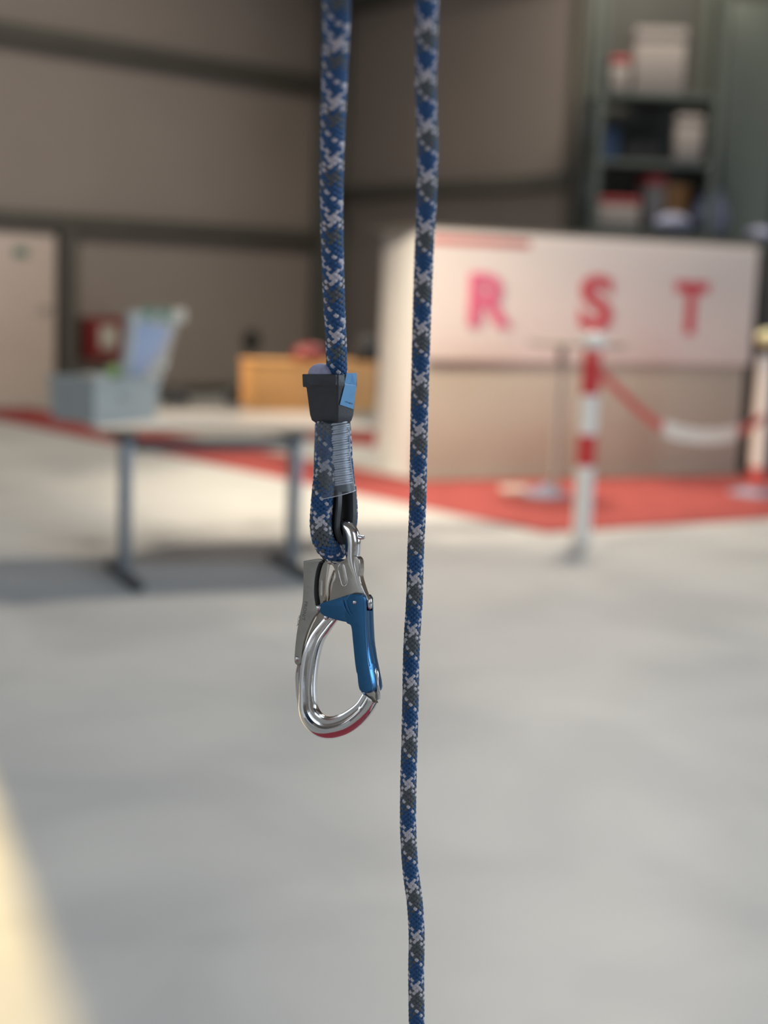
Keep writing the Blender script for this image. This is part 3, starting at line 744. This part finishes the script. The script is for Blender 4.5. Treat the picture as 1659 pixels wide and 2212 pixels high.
# blue label wrapped on the right face
def face_pt(x, y, lift=1.5):
    xr = np.interp(y, [814, 838, 896, 908], [773, 771, 765, 761]); kk = np.interp(y, [814, 838, 896, 908], [1.03, .98, .86, .82])
    f = (x-729)/(xr-729); t = 54*kk*(1-f)+12*f
    return P(x+lift*0.3, y, t+lift)
lab = [[(748, 806), (770, 806)], [(744, 828), (769, 831)], [(744.5, 831), (769, 834)], [(733.5, 874), (763, 884)]]
vs = []
for (l, r) in lab:
    for f in (0, .5, 1):
        x = l[0]*(1-f)+r[0]*f; y = l[1]*(1-f)+r[1]*f
        vs.append(face_pt(x, y, 3.0 if y < 815 else (1.0 if 826 < y < 830 else 2.2)))
back = [v+FW*1.2*PXM for v in vs]
nv = len(vs); fs = []
for i in range(3):
    for j in range(2):
        a_ = i*3+j; fs += [(a_, a_+1, a_+4, a_+3), (nv+a_, nv+a_+3, nv+a_+4, nv+a_+1)]
for a_, b_ in [(0, 1), (1, 2), (2, 5), (5, 8), (8, 11), (11, 10), (10, 9), (9, 6), (6, 3), (3, 0)]: fs.append((a_, nv+a_, nv+b_, b_))
tg = mesh('label_tag', vs+back, fs, 'tag', ly); tg['label'] = 'light blue fabric label folded over the cap'
def curve_text(body, m, parent, fn, name='lettering', bold=0.02):
    cu = bpy.data.curves.new('t', 'FONT'); cu.body = body; cu.size = 1; cu.extrude = 0.01; cu.offset = bold; cu.resolution_u = 3
    o = bpy.data.objects.new('t', cu); COL.objects.link(o)
    me = bpy.data.meshes.new_from_object(o.evaluated_get(bpy.context.evaluated_depsgraph_get())); bpy.data.objects.remove(o)
    co = np.array([v.co[:] for v in me.vertices]); mn, mx = co.min(0), co.max(0)
    for v in me.vertices: v.co = fn((v.co.x-mn[0])/(mx[0]-mn[0]), (v.co.y-mn[1])/(mx[1]-mn[1]), v.co.z)
    return link(name, me, m, parent)
curve_text('wirgos', 'ink', tg, lambda u, q, z: face_pt(744.5+17*u, 865.5+5.0*u+(1-q)*4.2, 3.0), bold=0.0)
# splice: sewn block between the two legs, wrapped by thread
def sw(y): # right half bounds
    return np.interp(y, [905, 1000, 1050, 1080], [714, 713, 716, 722]), np.interp(y, [905, 940, 1000, 1050, 1080], [752, 750, 752, 760, 766])
bl = []
for y in np.linspace(908, 1062, 12):
    l, r = sw(y); bl.append(oval((l+r)/2+2, y, (r-l)/2-1, 25, 2.4, 20, ct=2))
loft('sewn_block', bl, 'fib_grey', ly)
rnd = random.Random(4)
for i in range(27):
    y = 914+i*5.05+rnd.uniform(-.5, .5); l, r = sw(y); l += rnd.uniform(-1, 5) - (4 if 930 < y < 1040 else 0); r += rnd.uniform(-2, 2)
    pts = []
    for t in np.linspace(-0.06, 1.06, 12):
        x = l+(r-l)*t; arc = math.sin(max(0, min(1, t))*math.pi)**0.6
        pts.append(P(x, y+4.0-7*t+rnd.uniform(-.15, .15), 14+15*arc-(4 if t < 0 or t > 1 else 0)))
    tube('stitch', pts, [PXM*(0.7+1.5*min(1, 6*min(t+.06, 1.06-t))) for t in np.linspace(-.06, 1.06, 12)], 'thread', ly, 8)
# clear sleeve with slanting hem
sl_ = []
for j, f in enumerate(np.linspace(0, 1, 10)):
    ring = []
    for k in range(36):
        a = 2*math.pi*k/36; ca, sa = math.cos(a), math.sin(a)
        ybot = 1070-11*ca + 3*sa
        y = 916+(ybot-916)*f
        lft = np.interp(y, [916, 980, 1040, 1085], [680, 678, 676, 671]); rgt = np.interp(y, [916, 980, 1040, 1085], [756, 757, 764, 773])
        rt_ = np.interp(y, [916, 1000, 1085], [38, 44, 58])
        ring.append(P((lft+rgt)/2+ca*(rgt-lft)/2, y, sa*rt_+2))
    sl_.append(ring)
sv = loft('clear_sleeve', sl_, 'sleeve', ly, 60, False, False); sv['label'] = 'clear shrink sleeve over the stitching'
hem = sl_[-1]; 
tube('sleeve_hem', hem+[hem[0], hem[1]], 0.8*PXM, 'thread', ly, 6, cap=False)

# ================================================================== HOOK
YAW = math.radians(27); SN, CS = math.sin(YAW), math.cos(YAW); X0 = 730.0
hook = thing('snap_hook', P(730, 1590, 0), 'polished snap hook with blue gate hanging from the rope eye', 'hook')
def K(u, y, w_):
    """hook space: u in the hook's plane, w through it"""
    return P(X0+u*CS-w_*SN, y, u*SN+w_*CS)
def U(xi, wf): return (xi-X0+wf*SN)/CS
def plate(name, outline, wf, wb, m, bevel=2.0, holes=(), parent=hook, smooth=True, res=8, corners=()):
    """flat forged piece: outline (image x, y of its front face), bevelled"""
    cu = bpy.data.curves.new('c', 'CURVE'); cu.dimensions = '2D'; cu.fill_mode = 'BOTH'
    cu.extrude = max((wf-wb)/2-bevel, 0.01); cu.bevel_depth = bevel; cu.bevel_resolution = 3; cu.offset = -bevel
    def spl(pts, cl):
        p = [np.array((U(x, wf), y)) for x, y in pts]; n = len(p); q = []
        for i in range(n):
            p0, p1, p2, p3 = p[i-1], p[i], p[(i+1) % n], p[(i+2) % n]
            c1 = i in cl; c2 = (i+1) % n in cl
            for t in np.linspace(0, 1, res, endpoint=False):
                t1 = (p2-p0)*0.5*(0 if c1 else 1); t2 = (p3-p1)*0.5*(0 if c2 else 1)
                if c1 and c2: q.append(p1+(p2-p1)*t); continue
                h1 = 2*t**3-3*t*t+1; h2 = t**3-2*t*t+t; h3 = -2*t**3+3*t*t; h4 = t**3-t*t
                L = np.linalg.norm(p2-p1)
                def lim(v):
                    m_ = np.linalg.norm(v); return v*(min(m_, L*1.2)/m_) if m_ > 0 else v
                q.append(h1*p1+h2*lim(t1)+h3*p2+h4*lim(t2))
        s = cu.splines.new('POLY'); s.points.add(len(q)-1); s.use_cyclic_u = True
        for i, v in enumerate(q): s.points[i].co = (v[0], -v[1], 0, 1)
    spl(outline, set(corners))
    for h_ in holes: spl(h_[::-1], set())
    o = bpy.data.objects.new('c', cu); COL.objects.link(o)
    me = bpy.data.meshes.new_from_object(o.evaluated_get(bpy.context.evaluated_depsgraph_get())); bpy.data.objects.remove(o)
    mid = (wf+wb)/2
    for v in me.vertices: v.co = K(v.co.x, -v.co.y, mid+v.co.z)
    bm = bmesh.new(); bm.from_mesh(me); bmesh.ops.remove_doubles(bm, verts=bm.verts, dist=1e-7); bmesh.ops.recalc_face_normals(bm, faces=bm.faces); bm.to_mesh(me); bm.free()
    me.shade_smooth(); me.set_sharp_from_angle(angle=math.radians(38))
    return link(name, me, m, parent)
def bar(name, path, sec, m, parent=hook, w0=0.0, smooth=30, n=10, smooth_path=True):
    """swept bar; path rows: image x (at w=w0), y, in-plane half width, thickness half; sec: [(a,b)] outer=+a, front=+b"""
    q = catmull(path, n)
    u = np.array([[U(r[0], w0), r[1]] for r in q]); T = np.gradient(u, axis=0); T /= np.linalg.norm(T, axis=1)[:, None]
    Nn = np.stack([T[:, 1], -T[:, 0]], 1)
    secs = [[K(u[i][0]+Nn[i][0]*a*q[i][2], u[i][1]+Nn[i][1]*a*q[i][2], w0+b*q[i][3]) for a, b in sec] for i in range(len(q))]
    return loft(name, secs, m, parent, smooth)
def pin(name, xi, y, wf, wb, r, m='steelpin', parent=hook, dome=True):
    prof = [(0.001, wf+ (r*0.45 if dome else 0)), (r*0.5, wf+(r*0.36 if dome else 0)), (r*0.85, wf+(r*.15 if dome else 0)), (r, wf), (r, wb)]
    u0 = U(xi, wf); secs = [[K(u0+rr*math.cos(a), y+rr*math.sin(a), w_) for a in np.linspace(0, 2*math.pi, 20, endpoint=False)] for rr, w_ in prof]
    return loft(name, secs, m, parent, 50)
# basket: path of the bar's middle; +a is outward (left/bottom)
half = [(1.0, .0), (.98, .34), (.86, .66), (.62, .90), (.32, 1.0), (.10, .97), (.02, .84), (-.10, .66), (-.34, .58), (-.56, .60), (-.70, .66), (-.84, .60), (-.95, .42), (-1.0, .2)]
secI = half+[(a, -b) for a, b in half[:0:-1]]
secI = [(-a, b) for a, b in secI]
bas = [(724, 1328, 12, 13), (706, 1349, 14, 16), (685, 1380, 16, 19), (672, 1420, 18, 21), (666.5, 1465, 18, 22), (666, 1505, 18.5, 23), (669, 1538, 21, 24), (685, 1562, 24, 24), (710, 1572, 24.5, 24), (740, 1566, 24, 23), (765, 1551, 22.5, 21), (786, 1531, 20, 19), (800, 1508, 19, 17)]
basket = bar('basket_bar', bas, secI, 'alu', smooth=24)
# nose lug between gate and basket
plate('nose_lug', [(788, 1488), (806, 1488), (811, 1498), (811, 1513), (784, 1513), (787, 1500)], 5, -9, 'alu_dull', 1.5, corners=(0, 1, 2, 3, 4, 5))
# gate
gate_out = [(688, 1307), (694, 1302), (720, 1294), (746, 1287), (776, 1284), (785, 1288), (787, 1300), (788, 1340), (790, 1385), (794, 1425), (799, 1455), (803, 1480), (803, 1492), (796, 1496), (784, 1495), (777, 1490), (774, 1476), (771, 1454), (768, 1450), (764, 1415), (760, 1375), (757, 1356), (753, 1348), (744, 1343), (722, 1338), (702, 1331), (691, 1322)]
# split: arm + body; body is thick with a concave outer face
GW = 26
gate = plate('gate', [(752, 1286), (776, 1284), (785, 1288), (787, 1300), (788, 1340), (790, 1385), (794, 1425), (799, 1455), (803, 1480), (802, 1493), (792, 1497), (782, 1495), (776, 1489), (773, 1476), (771, 1456), (769, 1451), (766, 1430), (762, 1390), (759, 1360), (756, 1350), (748, 1345), (744, 1320)], GW, GW-12, 'anod', 2.2, corners=(3,))
gate['label'] = 'blue anodised gate body'
plate('gate_cheek', [(764, 1286), (786, 1286), (789, 1300), (790, 1340), (792, 1385), (796, 1425), (803, 1455), (808, 1480), (806, 1492), (798, 1497), (788, 1495), (782, 1489), (779, 1470), (772, 1430), (767, 1390), (763, 1350)], -GW+12, -GW, 'anod', 2.2, corners=(2,))
plate('gate_arm', [(688, 1309), (694, 1303), (720, 1295), (748, 1287), (768, 1287), (772, 1310), (766, 1346), (744, 1343), (722, 1338), (702, 1331), (691, 1323)], GW-2, GW-11, 'anod', 2.0)
# outer web of the gate between the cheeks: leaves a slot at the top and the round hole below
def web(name, ys, xo, xi, wv, m):
    """strip closing the outer side; xo outer edge u (image at w=0)"""
    secs = []
    for y in ys:
        a = U(float(np.interp(y, *xo)), 0); b = U(float(np.interp(y, *xi)), 0); ww = float(np.interp(y, *wv))
        ring = [(a-6, -ww), (a-2, -ww*.93), (a, -ww*.7), (a-0.2, -ww*.16), (a-0.8, -ww*.04), (a-0.8, ww*.04), (a-0.2, ww*.16), (a, ww*.7), (a-2, ww*.93), (a-6, ww), (b, ww), (b, -ww)]
        secs.append([K(u_, y, w_) for u_, w_ in ring])
    return loft(name, secs, m, hook, 50)
XO = ([1284, 1290, 1320, 1350, 1385, 1420, 1450, 1470, 1482, 1489, 1493, 1496], [792, 797, 798, 799, 801, 806, 812, 816, 817.5, 816, 812, 804])
web('gate_spine', np.linspace(1319, 1446, 15), XO, ([1319, 1446], [786, 793]), ([1300, 1440], [GW-1, GW-1]), 'anod')
# lower fork legs either side of the wire slot
for s_ in (1, -1):
    secs = []
    for y in list(np.linspace(1434, 1482, 9))+[1486, 1489, 1491, 1493, 1495, 1496]:
        a = U(float(np.interp(y, *XO)), 0); e = 1
        inner = float(np.interp(y, [1434, 1444, 1452, 1496], [1, 6, 9.5, 8])); ww = GW-1
        bk = max(a-22, U(792, 0))
        ring = [(a-10*(1-e), inner), (a-10*(1-e), ww*.7), (a-2-10*(1-e), ww*.93), (a-6, ww), (bk, ww), (bk, inner)]
        secs.append([K(u_, y, s_*w_) for u_, w_ in ring])
    loft('gate_fork', secs, 'anod', hook, 40)
    secs = []
    for y in np.linspace(1284, 1321, 6):
        a = U(float(np.interp(y, *XO)), 0); ww = GW-1; e = 0
        ring = [(a-e, 14), (a-e, ww*.7), (a-2-e, ww*.93), (a-6, ww), (a-16, ww), (a-16, 14)]
        secs.append([K(u_, y, s_*w_) for u_, w_ in ring])
    loft('gate_ear', secs, 'anod', hook, 40)
# grooves pressed on the front of the gate: raised curved ridges
for dx in (0, 7):
    pts = [K(U(x+dx, GW), y, GW+0.2) for x, y in [(741, 1296), (743, 1308), (748, 1320), (756, 1330)]]
    tube('pressed_ridge', [Vector(v) for v in catmull([p[:] for p in pts], 5)], [PXM*k for k in np.interp(np.linspace(0, 1, 16), [0, .5, 1], [.6, 2.0, .6])], 'anod', hook, 8)
pin('pivot_pin', 765.5, 1301, GW+0.5, -GW-1, 4.6)
pin('arm_rivet', 687, 1313, GW-1, 0, 6.0)
pin('arm_rivet', 703, 1334, GW-6, 0, 5.0)
# rod from head to gate
rodp = [K(U(770, 6), 1236, 6), K(U(776, 8), 1250, 8), K(U(786, 10), 1276, 10), K(U(795, 10), 1296, 10)]
tube('gate_rod', rodp, [3.2*PXM, 3.0*PXM, 3.0*PXM, 3.4*PXM], 'steelpin', hook, 10)
bc = [K(U(796, 2), 1288, 2), K(U(797, 2), 1291, 2), K(U(797, 2), 1298, 2), K(U(797, 2), 1306, 2), K(U(797, 2), 1313, 2), K(U(797, 2), 1316, 2)]
tube('rod_barrel', bc, [3*PXM, 5.5*PXM, 7*PXM, 7.5*PXM, 6.5*PXM, 3*PXM], 'steelpin', hook, 16)
# keylock wire: loop in the hole then down to the nose
for s_ in (-1, 1):
    pts = catmull([K(U(812, 0), 1447, 0)[:], K(U(812, 0), 1449, s_*5)[:], K(U(814, 0), 1460, s_*4.5)[:], K(U(816, 0), 1480, s_*3.0)[:], K(U(818, 0), 1497, s_*2)[:], K(U(819, 0), 1510, s_*1)[:]], 5)
    tube('nose_wire', [Vector(p) for p in pts], 2.4*PXM, 'steelpin', hook, 10)
# head: eye ring as swept tube
ring = [(784, 1292, 4, 12), (779, 1268, 6, 13.5), (773, 1245, 9, 14.5), (767, 1225, 12, 15.5), (763, 1206, 15, 16), (762, 1188, 17.5, 16), (761, 1170, 19, 16), (756, 1152, 19.5, 16), (744, 1138, 16.5, 15), (729, 1134, 13, 13), (713, 1142, 11, 11), (704, 1158, 10, 10), (700, 1177, 9.5, 10), (702, 1197, 9, 10), (711, 1210, 8.5, 10), (726, 1214, 8, 10), (744, 1216, 8, 10)]
rnd_sec = [(math.cos(a), math.sin(a)) for a in np.linspace(0, 2*math.pi, 20, endpoint=False)]
bar('eye_ring', ring, rnd_sec, 'alu', hook, 0, 60)
# nub on the ring's shoulder
tube('shoulder_nub', [K(U(774, 0), 1160, 0), K(U(781, 0), 1161, 0), K(U(786, 0), 1161, 0), K(U(788, 0), 1161, 0)], [6*PXM, 5*PXM, 3.6*PXM, 1.5*PXM], 'alu', hook, 12)
# head plate with slot
plate('head_plate', [(712, 1212), (724, 1217), (740, 1210), (752, 1202), (766, 1200), (775, 1208), (777, 1228), (776, 1246), (782, 1268), (788, 1288), (784, 1300), (740, 1302), (714, 1302), (714, 1280), (718, 1258), (724, 1244), (721, 1228)], 13, -10, 'alu_dull', 2.5)
plate('slot_floor', [(733, 1224), (736, 1220), (741, 1220), (744, 1229), (748, 1252), (748, 1260), (744, 1264), (740, 1262), (737, 1254), (733, 1233)], 14.6, 8, 'alu_dull', 1.2)
# raised rim round the slot
rim = [(731, 1224), (735.5, 1218), (742, 1219), (745, 1228), (749.5, 1252), (749.5, 1261), (744.5, 1266), (739, 1263), (736, 1254), (731, 1233), (731, 1224)]
tube('slot_rim', [Vector(p) for p in catmull([K(U(x, 13), y, 13)[:] for x, y in rim], 5)], 1.3*PXM, 'alu', hook, 8)
# curved inner levers
secR = [(1, 0), (.85, .7), (.4, 1), (-.4, 1), (-.85, .7), (-1, 0), (-.85, -.7), (-.4, -1), (.4, -1), (.85, -.7)]
bar('inner_lever', [(708, 1212, 6, 9), (702, 1228, 9, 9), (697, 1255, 10, 9), (696, 1285, 10, 9), (700, 1308, 9, 9)], secR, 'alu_dull', hook, 2, 30)
bar('spring_blade', [(724, 1232, 2.5, 8), (718, 1248, 3, 8), (713, 1268, 3, 8), (711, 1300, 3, 8)], secR, 'alu', hook, 2, 30)
bar('lever_gap_shade', [(700, 1213, 3, 6), (692, 1218, 3, 6), (686, 1240, 3, 6), (683, 1270, 3, 6), (686, 1306, 3, 6)], secR, 'thimble', hook, 10, 30)['label'] = 'black strip standing for the shaded gap beside the lever'  # solid black strip painted in for the shade of the narrow gap
# outer lever plate
lever = plate('outer_lever', [(655, 1212), (672, 1209), (690, 1207), (697, 1213), (690, 1218), (684, 1232), (680, 1256), (679, 1285), (682, 1306), (688, 1320), (677, 1335), (664, 1362), (655, 1392), (651, 1418), (650, 1432), (643, 1437), (636, 1430), (637, 1400), (641, 1365), (647, 1330), (653, 1300), (655, 1260)], 14, 4, 'plate', 1.6, corners=(0,))
lever['label'] = 'matt grey outer lever plate'
pin('lever_rivet', 641.5, 1423, 14.5, 0, 5.2)
# back web behind the lever closing towards the basket
plate('frame_web', [(686, 1316), (730, 1318), (724, 1340), (704, 1352), (688, 1370), (674, 1394), (664, 1418), (656, 1434), (655, 1424), (658, 1400), (665, 1375), (675, 1350), (683, 1334)], 8, -8, 'alu_dull', 1.5)
plate('gap_shade_plate', [(680, 1212), (694, 1212), (692, 1240), (690, 1270), (694, 1312), (684, 1316), (678, 1300), (676, 1260)], -2, -8, 'darksteel', 1.2)  # dark sheet added behind the lever gap to give it shade
bar('frame_tail', [(648, 1432, 4, 5), (645, 1460, 6, 8), (647, 1500, 7, 8), (654, 1545, 6, 8)], secR, 'alu', hook, -4, 30)
def lev_text(body, x0, y0, x1, y1, wd):
    d = np.array((x1-x0, y1-y0), float); L = np.linalg.norm(d); d /= L; nx = np.array((d[1], -d[0]))
    def fn(u, q, z):
        x = x0+d[0]*L*u+nx[0]*wd*q; y = y0+d[1]*L*u+nx[1]*wd*q
        return K(U(x, 14), y, 14.25+z*8)
    return curve_text(body, 'engrave', lever, fn, 'stamped_lettering', 0.0)
lev_text('PRON/T', 658, 1299, 651.5, 1340, 7)
lev_text('IOIA', 645, 1330, 640.5, 1352, 4.5)

# unseen mat added below the frame to redden the hook's mirrored underside
o = slab('added_red_mat', [(-0.9, 0.15), (0.9, 0.15), (0.9, 1.7), (-0.9, 1.7)], 0.0, 0.03, 'mat_red')
tag(o, 'added red mat below the frame, mirrored in the hook underside', 'mat')
